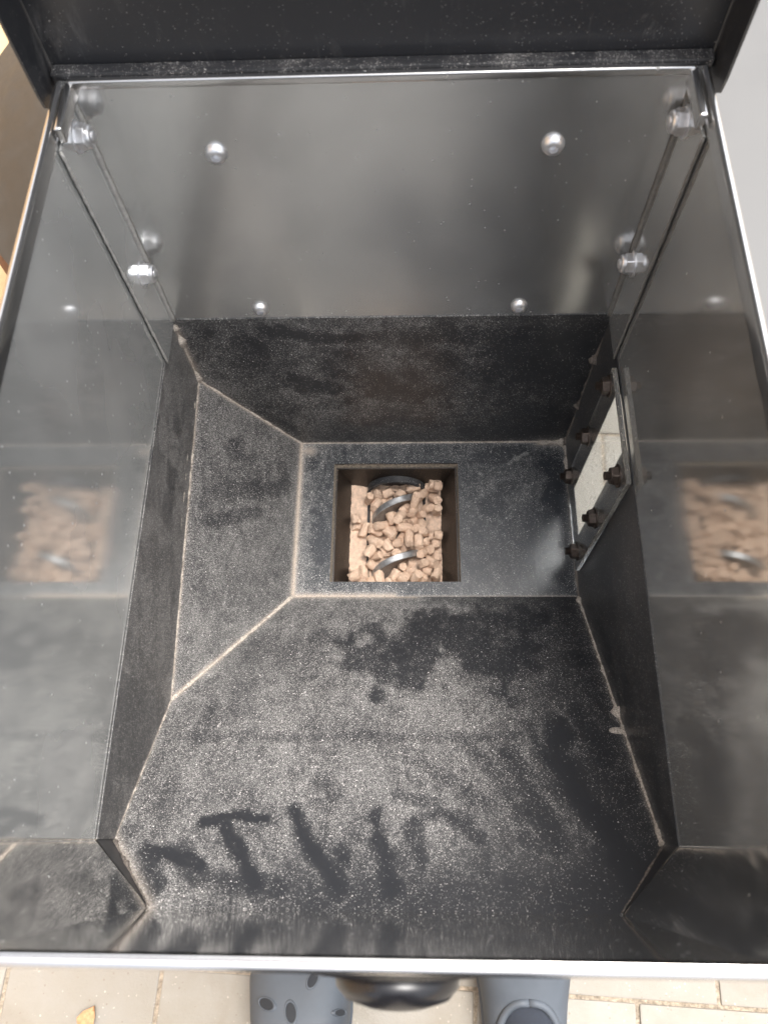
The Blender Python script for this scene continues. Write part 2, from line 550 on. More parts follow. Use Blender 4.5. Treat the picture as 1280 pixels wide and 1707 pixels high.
for r0, r1 in zip(rings, rings[1:]):
    for k in range(len(prof)):
        k2 = (k + 1) % len(prof)
        b.faces.new((r0[k], r0[k2], r1[k2], r1[k]))
b.faces.new(rings[0]); b.faces.new(rings[-1][::-1])
fix(bm_obj('rim', b, MAT['steel_rim'], hop, True, 40))
# thin upper edge of the back wall
b = bmesh.new(); add_box(b, (-H + 0.003, D + 0.0002, -0.0045), (H - 0.003, D + 0.0042, 0.0006), 0.0012, 3)
fix(bm_obj('back_rim', b, MAT['steel_rim'], hop, True, 50))
# corner gusset where the rim meets the lid, right side has a bright folded tab
for s in (-1, 1):
    b = bmesh.new(); add_box(b, (s * (H - 0.0035) - 0.0025, D - 0.033, -0.010), (s * (H - 0.0035) + 0.0018, D + 0.002, -0.0005), 0.0013, 3)
    fix(bm_obj('corner_tab', b, MAT['steel_rim'], hop, True, 50))

# --- flanges of the back sheet folded along the side walls
for s in (-1, 1):
    b = bmesh.new()
    x1 = s * H; x0 = s * (H - 0.0016)
    add_box(b, (min(x0, x1), 0.3745, ZT - 0.004), (max(x0, x1), D + 0.0005, -0.011), 0.0005, 2)
    f = fix(bm_obj('back_flange', b, MAT['steel_side'] if s < 0 else MAT['steel_side_clean'], hop))
    # grey sealant / dust line along the fold
    b = bmesh.new()
    add_tube(b, [(s * (H - 0.0022), D - 0.0004, z) for z in np.linspace(-0.012, ZT, 40)], [random.uniform(0.0012, 0.0019) for _ in range(40)], 8, 0.1)
    fix(bm_obj('corner_seal', b, MAT['edge_grey'] if s < 0 else MAT['edge_dark'], hop, True))

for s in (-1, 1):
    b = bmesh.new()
    add_tube(b, [(s * (H - 0.0013), 0.3738, z) for z in np.linspace(-0.012, ZT - 0.004, 60)], [random.uniform(0.0006, 0.0012) for _ in range(60)], 8, 0.15)  # grey tube paints the fold's bright edge and dust line, paler on the left
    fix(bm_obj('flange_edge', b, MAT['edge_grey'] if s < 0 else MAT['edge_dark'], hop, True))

# --- black insert
def base_side(P):      # left strip, P=(y,z)
    return 0.75 + 0.8 * (fbm(P, 26, 11) - 0.40) * (1 - 0.4 * sstep(P[:, 1], -0.225, -0.206)) - 0.10 * sstep(-P[:, 0], -0.15, -0.04)
def zc(y): return -0.291 - (0.411 - y) * 0.026 / 0.275     # crease on the left side wall
YK = (-0.41 - 0.0) # unused
def zp(y): return ZF + (YF - y) * 0.825     # front plate height at y
ycl = 0.1375                                   # where the left plate's crease meets the front plate
seam_pts = []
bL = (-H, D, zc(D)); fL = (-H, ycl, zp(ycl))
# left side plate: a polygon sheet; grid quads for dust, split where the crease turns
panel('side_plate', [(-H, 0.036 + FY, ZT), (-H, ycl, ZT), (-H, ycl, zp(ycl)), (-H, 0.036 + FY, zp(0.036 + FY))], MAT['black'], 0.0005,
      lambda P: 0.42 + 0.30 * fbm(P, 30, 12), (), [(fL, (-H, 0.04, zp(0.04)), 0.0012, 0.8)], parent=hop, ax=(1, 2))
panel('side_plate', [(-H, ycl, ZT), (-H, D, ZT), bL, fL], MAT['black'], 0.0005, base_side,
      [([(0.30, -0.25), (0.27, -0.262)], 0.012, 0.7), ([(0.34, -0.25)], 0.010, 0.6)],
      [(bL, fL, 0.0016, 0.9), ((-H, D, ZT), bL, 0.003, 0.8)], parent=hop, ax=(1, 2))
# left sloped plate
def base_left(P):
    return 0.78 + 0.6 * (fbm(P, 30, 21) - 0.5) + 0.10 * sstep(-P[:, 0], -0.30, -0.2)
LS = [([(0.3186, -0.3262), (0.3544, -0.3911)], 0.0100, 0.55), ([(0.2892, -0.3237), (0.3158, -0.3681)], 0.0068, 0.60),
      ([(0.365, -0.3421)], 0.0124, 0.6), ([(0.3027, -0.4016), (0.2654, -0.3977)], 0.0171, 0.35), ([(0.23, -0.36)], 0.016, 0.3)]
panel('funnel_plate', [bL, (XL, D, ZF), (XL, YF, ZF), fL], MAT['black'], 0.0005, base_left, LS,
      [(bL, (XL, D, ZF), 0.0022, 0.9), ((XL, D, ZF), (XL, YF, ZF), 0.003, 1.0), ((XL, YF, ZF), fL, 0.0022, 0.9), (fL, bL, 0.0018, 0.8)], parent=hop, ax=(1, 2))
# front sloped plate
FS = [
  ([(-0.1176, 0.048), (-0.0996, 0.0526), (-0.0776, 0.0499)], 0.0038, 1.00),
  ([(-0.1019, 0.0471), (-0.0902, 0.0316), (-0.0754, 0.0156)], 0.0054, 1.00),
  ([(-0.1482, 0.0326), (-0.1348, 0.0317), (-0.1121, 0.0247)], 0.0041, 1.00),
  ([(-0.1475, 0.0309), (-0.1356, 0.0118)], 0.0063, 1.00),
  ([(-0.0605, 0.0549), (-0.0509, 0.0388), (-0.0341, 0.024), (-0.024, 0.0132)], 0.0062, 1.00),
  ([(-0.0069, 0.0517), (-0.0002, 0.0293), (0.004, 0.0105)], 0.0054, 0.95),
  ([(-0.0239, 0.03)], 0.0073, 0.95),
  ([(0.018, 0.0531), (0.0372, 0.0551), (0.0586, 0.04)], 0.0046, 0.75),
  ([(0.0179, 0.0466), (0.0215, 0.0295)], 0.0068, 0.75),
  ([(0.1204, 0.1155), (0.1181, 0.0949), (0.1314, 0.0663), (0.1394, 0.0409), (0.1476, 0.0214)], 0.0104, 1.00),
  ([(0.0849, 0.0946), (0.0924, 0.0659), (0.1057, 0.0371)], 0.0083, 0.70),
  ([(-0.0465, 0.0745)], 0.0065, 0.60),
  ([(-0.0173, 0.1956), (0.0134, 0.183)], 0.0340, 0.85),
  ([(0.0493, 0.2023), (0.1045, 0.196)], 0.0360, 0.85),
  ([(-0.0119, 0.1435)], 0.0093, 0.90),
  ([(-0.1517, 0.1073), (0.1596, 0.1097)], 0.0040, 0.40),  # dark band of a slight bend and its reflection, painted as thinner dust
  ([(0.050, 0.110), (0.072, 0.082), (0.085, 0.055)], 0.0060, 0.50), ([(0.022, 0.090), (0.045, 0.074), (0.065, 0.062)], 0.0050, 0.45),
  ([(0.005, 0.066), (0.030, 0.062), (0.052, 0.050)], 0.0045, 0.45), ([(0.140, 0.125), (0.150, 0.095)], 0.0090, 0.7),
  ([(-0.125, 0.0325), (-0.112, 0.0180), (-0.06, 0.012)], 0.0060, 0.7), ([(0.100, 0.120), (0.112, 0.080), (0.126, 0.050)], 0.0050, 0.5),
  ([(-0.060, 0.205), (-0.035, 0.200)], 0.0100, 0.45)]
def base_front(P):
    x, y = P[:, 0], P[:, 1]
    v = 0.72 + 0.75 * (fbm(P, 24, 31) - 0.5)
    v *= 1 - 0.80 * sstep(x, 0.03, 0.15)
    v *= 0.75 + 0.5 * fbm(P * np.array([1.0, 0.45]), 60, 33)
    v *= 1 - 0.80 * (1 - sstep(y + 0.006 * (fbm(P, 60, 35) - 0.5), 0.010, 0.050)) * sstep(x, -0.12, -0.03)
    v += 0.22 * np.exp(-((x - 0.02) / 0.06) ** 2 - ((y - 0.135) / 0.02) ** 2)
    v += 0.35 * np.exp(-((x - 0.05) / 0.05) ** 2 - ((y - 0.236) / 0.008) ** 2)
    v *= 1 - 0.35 * np.exp(-((x + 0.09) / 0.05) ** 2 - ((y - 0.19) / 0.03) ** 2)
    return np.clip(v, 0.03, 1.2)
fr = []
yA, zA = FY, zp(FY)
YM = FY + CH
# lower part down to the floor, upper part between the chamfered corners
a1 = (XL, YF, ZF); a2 = (H, YF, ZF)
eF = [(a1, fL, 0.0022, 0.9), (fL, (-H, YM, zp(YM)), 0.0014, 0.5), ((H, YF, ZF), (H, YM, zp(YM)), 0.0018, 0.6), (a1, (0.02, YF, ZF), 0.003, 0.8),
      ((-H, YM, zp(YM)), (-H + CH, yA, zA), 0.004, 0.5)]
panel('front_plate', [(-H, ycl, zp(ycl)), (XL, YF, ZF), (H, YF, ZF), (H, ycl, zp(ycl))][::-1], MAT['black'], 0.0005, base_front, FS, eF, parent=hop, ax=(0, 1))
panel('front_plate', [(-H, YM, zp(YM)), (-H, ycl, zp(ycl)), (H, ycl, zp(ycl)), (H, YM, zp(YM))][::-1], MAT['black'], 0.0005, base_front, FS, eF, parent=hop, ax=(0, 1))
panel('front_plate', [(-H + CH, yA, zA), (-H, YM, zp(YM)), (H, YM, zp(YM)), (H - CH, yA, zA)][::-1], MAT['black'], 0.0005, base_front, FS, eF, parent=hop, ax=(0, 1))
# back plate
BS = [([(-0.0994, -0.2204), (-0.0434, -0.2335), (-0.0287, -0.2298)], 0.0104, 0.90), ([(-0.0239, -0.2299), (0.1623, -0.2336)], 0.0144, 0.70),
  ([(-0.0815, -0.2995), (-0.0613, -0.3098)], 0.0170, 0.95), ([(-0.0178, -0.3007), (0.0138, -0.3213)], 0.0238, 0.80),
  ([(-0.0091, -0.353), (0.0249, -0.3648)], 0.0170, 0.60), ([(0.0995, -0.2658), (0.1613, -0.3039)], 0.0300, 0.80), ([(0.0342, -0.2559), (0.1047, -0.3127)], 0.0099, 0.50),
  ([(0.12, -0.36)], 0.05, 0.6)]
def base_back(P):
    x, z = P[:, 0], P[:, 1]
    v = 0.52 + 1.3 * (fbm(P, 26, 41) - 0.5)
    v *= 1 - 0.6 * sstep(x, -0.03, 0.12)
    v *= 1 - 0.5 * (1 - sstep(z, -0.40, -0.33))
    v += 0.20 * np.exp(-((x - 0.02) / 0.05) ** 2 - ((z + 0.27 + 0.15 * x) / 0.008) ** 2)
    return np.clip(v, 0.03, 1.2)
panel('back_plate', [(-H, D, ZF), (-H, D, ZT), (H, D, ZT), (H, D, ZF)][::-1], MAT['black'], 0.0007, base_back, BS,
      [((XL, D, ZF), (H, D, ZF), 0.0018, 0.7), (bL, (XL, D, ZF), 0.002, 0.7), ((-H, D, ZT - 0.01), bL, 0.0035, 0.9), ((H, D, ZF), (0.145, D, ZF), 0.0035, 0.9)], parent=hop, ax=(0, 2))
# right plate, vertical, with the window opening
WY0, WY1, WZ0 = 0.2955, 0.343, -0.374
def win_hole(c): return (c[:, 1] > WY0) & (c[:, 1] < WY1) & (c[:, 2] > WZ0) & (c[:, 2] < -0.2085)
def base_right(P):
    y, z = P[:, 0], P[:, 1]
    return np.clip(0.07 + 0.25 * (fbm(P, 22, 51) - 0.42), 0.02, 1)
eR = [((H, D, ZF), (H, YF, ZF), 0.0026, 1.0), ((H, YF, ZF), (H, YM, zp(YM)), 0.0018, 0.8), ((H, D, ZF), (H, D, -0.36), 0.003, 0.6)]
panel('side_plate', [(H, YF, ZF), (H, D, ZF), (H, D, ZT), (H, YF, ZT)][::-1], MAT['black'], 0.0005, base_right, (), eR, parent=hop, ax=(1, 2), hole=win_hole, step=0.0015)
panel('side_plate', [(H, YM, zp(YM)), (H, YF, ZF), (H, YF, ZT), (H, YM, ZT)][::-1], MAT['black'], 0.0005, base_right, (), eR, parent=hop, ax=(1, 2))
# triangular corner plates under the chamfers
for s in (-1, 1):
    b = bmesh.new()
    v = [b.verts.new(p) for p in ((s * H, YM, ZT), (s * H, YM, zp(YM)), (s * (H - CH), FY, zA), (s * (H - CH), FY, ZT))]
    b.faces.new(v)
    o = fix(bm_obj('corner_plate', b, MAT['black_lid'], hop))

# floor with the square opening
HX0, HX1, HY0, HY1 = -0.0605, 0.0625, 0.2636, 0.3875
FLS = [([(-0.0831, 0.3897)], 0.0096, 0.90), ([(-0.0745, 0.3309), (-0.0697, 0.2875)], 0.0082, 0.60), ([(0.0849, 0.3952), (0.1448, 0.4015)], 0.0096, 0.60),
  ([(0.1113, 0.387), (0.1175, 0.3925), (0.1204, 0.3916), (0.1326, 0.3969)], 0.0010, -1.25), ([(0.1562, 0.3947), (0.1572, 0.33)], 0.0148, 0.90), ([(0.0943, 0.3365), (0.113, 0.362)], 0.0116, 0.60),
  ([(0.084, 0.375), (0.087, 0.3735)], 0.0010, -1.3), ([(0.079, 0.347), (0.081, 0.3495)], 0.0010, -1.3), ([(0.1405, 0.345)], 0.0008, -1.3), ([(0.13, 0.3625), (0.1305, 0.361)], 0.0012, -1.3)]
def base_floor(P):
    x, y = P[:, 0], P[:, 1]
    v = 0.16 + 0.35 * np.clip(fbm(P, 30, 61) - 0.38, 0, 1)
    v += 0.30 * (1 - sstep(x, -0.088, -0.062))
    v += 0.22 * np.exp(-((x - 0.105) / 0.03) ** 2 - ((y - 0.355) / 0.018) ** 2)
    v += 0.35 * np.exp(-((x - 0.162) / 0.012) ** 2 - ((y - 0.385) / 0.02) ** 2)
    v *= 1 - 0.5 * np.exp(-((x - 0.14) / 0.035) ** 2 - ((y - 0.29) / 0.03) ** 2)
    v += 0.12 * (y > 0.39)
    return np.clip(v, 0.03, 1.2)
eFl = [((XL, YF, ZF), (XL, D, ZF), 0.003, 1.0), ((XL, D, ZF), (H, D, ZF), 0.0012, 0.5), ((XL, YF, ZF), (0.0, YF, ZF), 0.0032, 0.9), ((0.145, D, ZF), (H, D, ZF), 0.004, 0.9), ((H, D, ZF), (H, 0.26, ZF), 0.0016, 0.8),
       ((0, YF, ZF), (H, YF, ZF), 0.0014, 0.35), ((-0.1, 0.402, ZF), (-0.085, 0.402, ZF), 0.005, 0.6)]
for q in ([(XL, YF), (HX0, YF), (HX0, D), (XL, D)], [(HX1, YF), (H, YF), (H, D), (HX1, D)], [(HX0, HY1), (HX1, HY1), (HX1, D), (HX0, D)], [(HX0, YF), (HX1, YF), (HX1, HY0), (HX0, HY0)]):
    panel('floor_plate', [(x, y, ZF) for x, y in q], MAT['black_floor'], 0.002, base_floor, FLS, eFl, parent=hop, step=0.0012)

# weld seams: irregular beads caked with sawdust
def seam(pts, r0, r1, mat, lumps=(), n=None, squash=1.0, jit=0.25):
    pts = [Vector(p) for p in pts]
    L = sum((b_ - a_).length for a_, b_ in zip(pts, pts[1:]))
    n = n or int(L / 0.0016)
    out, rad = [], []
    acc = 0
    for i in range(n + 1):
        s = L * i / n
        a = 0
        for p, q in zip(pts, pts[1:]):
            l = (q - p).length
            if a + l >= s - 1e-9:
                out.append(p.lerp(q, min(1, (s - a) / l))); break
            a += l
        t = i / n
        r = random.uniform(r0, r1)
        for lt, lr, lw in lumps:
            r += lr * math.exp(-((t - lt) / lw) ** 2)
        rad.append(r * (0.45 + 1.1 * (0.5 + 0.5 * math.sin(i * 0.37 + 3 * math.sin(i * 0.11)))))
    out = [p + Vector([random.uniform(-1, 1) * 0.00025 for _ in range(3)]) for p in out]
    b = bmesh.new()
    add_tube(b, out, rad, 8, jit, squash)
    return fix(bm_obj('weld_seam', b, mat, hop, True))
seam([bL, (XL, D, ZF)], 0.0009, 0.0015, MAT['seam'])
seam([fL, (XL, YF, ZF)], 0.0009, 0.0015, MAT['seam'])
seam([bL, (-H, 0.3, zc(0.3) + 0.0005), fL], 0.0006, 0.0012, MAT['seam'])
seam([(-H, 0.405, -0.29), (-H, 0.34, -0.285), (-H, 0.27, -0.292)], 0.0004, 0.0007, MAT['seam'])
seam([(-H, D, ZT - 0.006), bL], 0.0015, 0.0026, MAT['seam'], [(0.25, 0.0015, 0.07), (0.62, 0.0018, 0.08), (0.95, 0.001, 0.05)])
seam([fL, (-H, YM, zp(YM))], 0.0005, 0.0010, MAT['seam'])
seam([(-H, YM, zp(YM) + 0.001), (-H + CH, FY + 0.001, zA)], 0.0006, 0.0015, MAT['seam_dark'])
seam([(XL, D, ZF), (0.145, D, ZF)], 0.0005, 0.0009, MAT['seam'])
seam([(0.145, D - 0.001, ZF), (H - 0.001, D - 0.001, ZF + 0.001)], 0.0016, 0.0028, MAT['seam'], [(0.9, 0.0018, 0.1)])
seam([(H, D, ZF), (H, D, ZT - 0.03)], 0.0005, 0.0012, MAT['seam_dark'], [(0.40, 0.0032, 0.02), (0.83, 0.0036, 0.025), (0.0, 0.003, 0.06)])
seam([(H, D - 0.003, ZF), (H, 0.345, ZF)], 0.0012, 0.0022, MAT['seam'])
seam([(H, 0.345, ZF), (H, YF, ZF)], 0.0007, 0.0013, MAT['seam_dark'])
seam([(H, YF, ZF), (H, 0.12, zp(0.12)), (H, YM, zp(YM))], 0.0008, 0.0014, MAT['seam'], [(0.03, 0.003, 0.012), (0.20, 0.0022, 0.010), (0.57, 0.003, 0.012), (0.62, 0.0015, 0.01), (0.99, 0.0025, 0.02)])
seam([(H, YM, zp(YM)), (H - CH, FY + 0.001, zA)], 0.0004, 0.0009, MAT['seam_dark'])
# flat spatter flake beside the right seam
b = bmesh.new(); add_lathe(b, [(0, 0.0012), (0.0022, 0.001), (0.0042, 0.0002), (0.0046, -0.0004)], 12,
    Matrix.Translation((H - 0.0045, 0.1145, zp(0.1145))) @ Matrix.Rotation(R_(-40), 4, 'X') @ Matrix.Diagonal((1.5, 0.8, 1, 1)))
fix(bm_obj('weld_spatter', b, MAT['seam'], hop, True))

# --- screws on the back wall (button heads with a hex socket)
def button_screw(loc, r, axis_m):
    b = bmesh.new()
    add_lathe(b, [(r * 1.02, 0), (r, r * 0.22), (r * 0.86, r * 0.50), (r * 0.62, r * 0.66), (r * 0.40, r * 0.70), (r * 0.36, r * 0.30), (0, r * 0.28)], 28, axis_m)
    o = fix(bm_obj('screw', b, MAT['zinc'], hop, True, 35))
    return o
RX90 = Matrix.Rotation(R_(90), 4, 'X')       # +Z -> -Y
for x, z, r in ((-0.0974, -0.0485, 0.0066), (0.100, -0.0471, 0.0066), (-0.0975, -0.1943, 0.0060), (0.0983, -0.1948, 0.0060)):
    button_screw((x, D, z), r, Matrix.Translation((x, D + 0.0008, z)) @ RX90)

def nut_bolt(x, y, z, s, af, mat_n, mat_b, h=0.0052, post=0.004, washer=True, name='nut', parent=None, rotx=0.0):
    """hex nut on a threaded bolt end, axis along X, pointing to the inside (direction s)"""
    m = Matrix.Translation((x, y, z)) @ Matrix.Rotation(R_(90 * s), 4, 'Y') @ Matrix.Rotation(rotx, 4, 'Z')
    rr = af / 2 / math.cos(math.pi / 6)
    b = bmesh.new()
    if washer: add_lathe(b, [(0, 0), (rr * 1.22, 0), (rr * 1.22, 0.0008), (0, 0.0008)], 24, m)
    z0 = 0.0008 if washer else 0.0
    hh = h * (0.62 if mat_n is MAT['zinc'] else 0.86)
    vs = add_lathe(b, [(0, z0), (rr, z0), (rr, z0 + hh), (0, z0 + hh)], 6, m)
    bmesh.ops.bevel(b, geom=list({e for v in vs for e in v.link_edges if e.calc_length() > rr * 0.5}), offset=0.00045, segments=2, affect='EDGES')
    ri_ = rr * 0.84
    add_lathe(b, [(ri_, z0 + hh - 0.0002), (ri_, z0 + hh + (h - hh) * 0.6), (ri_ * 0.90, z0 + h - 0.0003), (ri_ * 0.72, z0 + h), (ri_ * 0.50, z0 + h - 0.0004), (0, z0 + h - 0.0006)], 28, m)
    o = bm_obj(name, b, mat_n, parent or hop, True, 28)
    if o.parent is hop: fix(o)
    b = bmesh.new()
    pr = []
    zz = z0 + h - 0.001
    rb = af * 0.27
    k = 0
    while zz < z0 + h + post:
        pr.append((rb if k % 2 else rb * 0.86, zz)); zz += 0.00035; k += 1
    pr = [(0, pr[0][1])] + pr + [(rb * 0.7, zz), (0, zz)]
    add_lathe(b, pr, 14, m)
    bo = bm_obj('bolt_end', b, mat_b, o, True, 60)
    return o
for s in (-1, 1):
    for zz in ((-0.0235, -0.1375) if s < 0 else (-0.0265, -0.1405)):
        o = nut_bolt(s * (H - 0.0016), 0.3985 + (0.005 if s > 0 else 0.0), zz, -s, 0.0128, MAT['zinc'], MAT['zinc'], 0.0078, 0.0014, True, rotx=random.uniform(0, 1))

# --- window: clear sheet bolted over the opening in the right plate
PY0, PY1, PZ0, PZ1 = 0.267, 0.3615, -0.388, -0.2035
b = bmesh.new(); add_box(b, (H - 0.0056, PY0, PZ0), (H - 0.0017, PY1, PZ1), 0.0005, 2)
win = fix(bm_obj('window', b, MAT['acrylic'], hop))
win['label'] = 'clear scuffed acrylic sheet bolted over the side opening'
for k, zz in enumerate((-0.219, -0.297, -0.374)):
    for yy in (PY0 + 0.0135, PY1 - 0.0085):
        nut_bolt(H - 0.0057, yy, zz + 0.004 * (yy > 0.3) , -1, 0.0122, MAT['bolt_dark'], MAT['bolt_dark'], 0.0056, 0.0036, True, parent=win, rotx=random.uniform(0, 1))

# --- pit below the floor: collar, tapering walls
PB = -0.462
b = bmesh.new()
def ringq(b, z, x0, x1, y0, y1): return [b.verts.new(p) for p in ((x0, y0, z), (x1, y0, z), (x1, y1, z), (x0, y1, z))]
def loft(b, a, c):
    for k in range(4): b.faces.new((a[k], a[(k + 1) % 4], c[(k + 1) % 4], c[k]))
r0 = ringq(b, ZF - 0.0002, HX0, HX1, HY0, HY1 + 0.0006)
r1 = ringq(b, ZF - 0.0075, HX0 + 0.0014, HX1 - 0.0010, HY0, HY1 - 0.0008)
loft(b, r0, r1)
fix(bm_obj('opening_collar', b, MAT['pit_rim'], hop))
b = bmesh.new()
r1 = ringq(b, ZF - 0.0075, HX0 + 0.0014, HX1 - 0.0010, HY0, HY1 - 0.0008)
r2 = ringq(b, ZF - 0.0076, HX0 + 0.0030, HX1 - 0.0025, HY0, HY1 - 0.0022)
r3 = ringq(b, PB, -0.0445, 0.0465, 0.2600, 0.3845)
r4 = ringq(b, PB - 0.035, -0.036, 0.038, 0.2600, 0.3840)
loft(b, r1, r2); loft(b, r2, r3); loft(b, r3, r4)
b.faces.new(r4)
fix(bm_obj('pit_wall', b, MAT['pit'], hop))

# auger tube: lower trough + full ring behind the cut
AX, AZ, AR = 0.0008, -0.463, 0.0305
b = bmesh.new()
def arc_ring(y, a0, a1, n, r):
    return [(AX + r * math.cos(a0 + (a1 - a0) * k / n), y, AZ + r * math.sin(a0 + (a1 - a0) * k / n)) for k in range(n + 1)]
N = 24
lip = R_(13)
for ya, yb in ((0.2600, 0.378),):
    grids = []
    for r in (AR, AR - 0.0018):
        grids.append([[b.verts.new(p) for p in arc_ring(y, math.pi - lip, 2 * math.pi + lip, N, r)] for y in (ya, yb)])
    for g in grids:
        for k in range(N): b.faces.new((g[0][k], g[0][k + 1], g[1][k + 1], g[1][k]))
    for k in (0, N): b.faces.new((grids[0][0][k], grids[0][1][k], grids[1][1][k], grids[1][0][k]))
fix(bm_obj('auger_tube', b, MAT['black_lid'], hop, True, 40))
# hood of the tube at the back, its cut end facing the opening
b = bmesh.new()
for (y0, y1) in ((0.3775, 0.3843),):
    prof_ = []
    go = [[b.verts.new(p) for p in arc_ring(y, -lip * 0, math.pi + lip * 0, N, AR + 0.0008)] for y in (y0, y1)]
    gi = [[b.verts.new(p) for p in arc_ring(y, -lip * 0, math.pi + lip * 0, N, AR - 0.0018)] for y in (y0 - 0.0005, y1)]
    for g in (go, gi):
        for k in range(N): b.faces.new((g[0][k], g[0][k + 1], g[1][k + 1], g[1][k]))
    for k in range(N): b.faces.new((go[0][k], go[0][k + 1], gi[0][k + 1], gi[0][k]))
fix(bm_obj('tube_hood', b, MAT['black'] if False else black_mat('dusty black hood', attr=False, const=0.35), hop, True, 40))

# auger: shaft and one continuous flight
aug = empty('auger', (0, 0, 0)); aug.parent = hop; aug.location = Vector((AX, 0.32, AZ)) + HOP_OFF
b = bmesh.new(); add_lathe(b, [(0, -0.06), (0.0045, -0.06), (0.0045, 0.062), (0, 0.062)], 20, RX90)
bm_obj('shaft', b, MAT['auger_dusty'], aug, True, 40)
PITCH = 0.0620; FR = 0.0262; FT = 0.0072
b = bmesh.new()
def helix_pt(t, r, off):
    # t in turns; at t=0 the blade crosses the top, moving left (-x) to right (+x) as y grows
    a = 2 * math.pi * t
    return (r * math.sin(a), t * PITCH + off, r * math.cos(a))
y_top = 0.3590 - 0.32
ts = np.linspace((-0.058 - y_top) / PITCH, (0.056 - y_top) / PITCH, 110)
lo_, hi_ = [], []
prev = None
for t in ts:
    ring = [b.verts.new(helix_pt(t, r, y_top + o)) for r, o in ((0.0055, -FT / 2), (FR - 0.0006, -FT / 2), (FR, -FT / 2 + 0.0007), (FR, FT / 2 - 0.0007), (FR - 0.0006, FT / 2), (0.0055, FT / 2))]
    if prev:
        for k in range(6): b.faces.new((prev[k], prev[(k + 1) % 6], ring[(k + 1) % 6], ring[k]))
    else: b.faces.new(ring)
    prev = ring
b.faces.new(prev[::-1])
fl = bm_obj('flight', b, MAT['auger'], aug, True, 30)
fl.data.materials.append(MAT['auger_dusty'])
for p in fl.data.polygons:
    if abs(p.normal.y) > 0.75: p.material_index = 1

# --- lid: opened upright behind the box
lid = empty('lid', (0, 0, 0)); lid.parent = hop; lid.location = Vector((0, 0.424, 0.0)) + HOP_OFF
lid.rotation_euler = (R_(0.0), 0, 0)
LH = 0.43; LW = 0.1775
b = bmesh.new(); add_box(b, (-LW, 0, -0.010), (LW, 0.0014, LH), 0.0004, 1)
bm_obj('lid_panel', b, MAT['black_lid'], lid)
for s in (-1, 1):
    b = bmesh.new()
    xs = sorted((s * (LW + 0.0004), s * (LW + 0.0018)))
    prof_ = [(0.0014, -0.010), (-0.020, -0.0095), (-0.0255, -0.005), (-0.027, 0.004), (-0.027, LH), (0.0014, LH)]
    va = [b.verts.new((xs[0], y, z)) for y, z in prof_]; vb = [b.verts.new((xs[1], y, z)) for y, z in prof_]
    b.faces.new(va); b.faces.new(vb[::-1])
    for k in range(len(prof_)): b.faces.new((va[k], va[(k + 1) % 6], vb[(k + 1) % 6], vb[k]))
    bm_obj('lid_flange', b, MAT['black_lid'], lid)
b = bmesh.new(); add_box(b, (-LW + 0.001, -0.0085, -0.0105), (LW - 0.001, -0.0004, -0.0085 + 0.0105), 0.0012, 2)
bm_obj('hinge_strip', b, black_mat('dusty hinge strip', attr=False, const=0.5), lid)
b = bmesh.new(); add_box(b, (-LW, -0.027, LH + 0.0004), (LW, 0.0014, LH + 0.0018), 0.0004, 1)
bm_obj('lid_flange', b, MAT['black_lid'], lid)

# --- handle on the front: bow on a round back plate
hand = empty('handle', (0, 0, 0)); hand.parent = hop; hand.location = Vector((0.0115, -0.0035, -0.06)) + HOP_OFF
b = bmesh.new()
add_lathe(b, [(0, 0), (0.044, 0), (0.044, 0.0015), (0.041, 0.0036), (0, 0.0046)], 48, RX90 @ Matrix.Diagonal((1, 1, 1, 1)))
bm_obj('back_plate', b, MAT['gloss_black'], hand, True, 40)
b = bmesh.new()
add_lathe(b, [(0, 0.004), (0.022, 0.004), (0.0242, 0.007), (0.0238, 0.0105), (0.020, 0.0145), (0.012, 0.0172), (0.005, 0.0180), (0, 0.0181)], 40, RX90)
bm_obj('knob', b, MAT['gloss_black'], hand, True, 50)

# --- legs carrying the hopper, hidden under it from above
for x, y in ((-0.12, 0.16), (0.12, 0.16), (-0.12, 0.40), (0.12, 0.40)):
    b = bmesh.new()
    add_box(b, (x - 0.01, y - 0.01, G + 0.001), (x + 0.01, y + 0.01, (zp(y) if y < YF else ZF) - 0.012 if x > -0.1 or y > YF else zp(y) - 0.012), 0.001, 1)
    fix(bm_obj('leg', b, MAT['gloss_black'], hop))

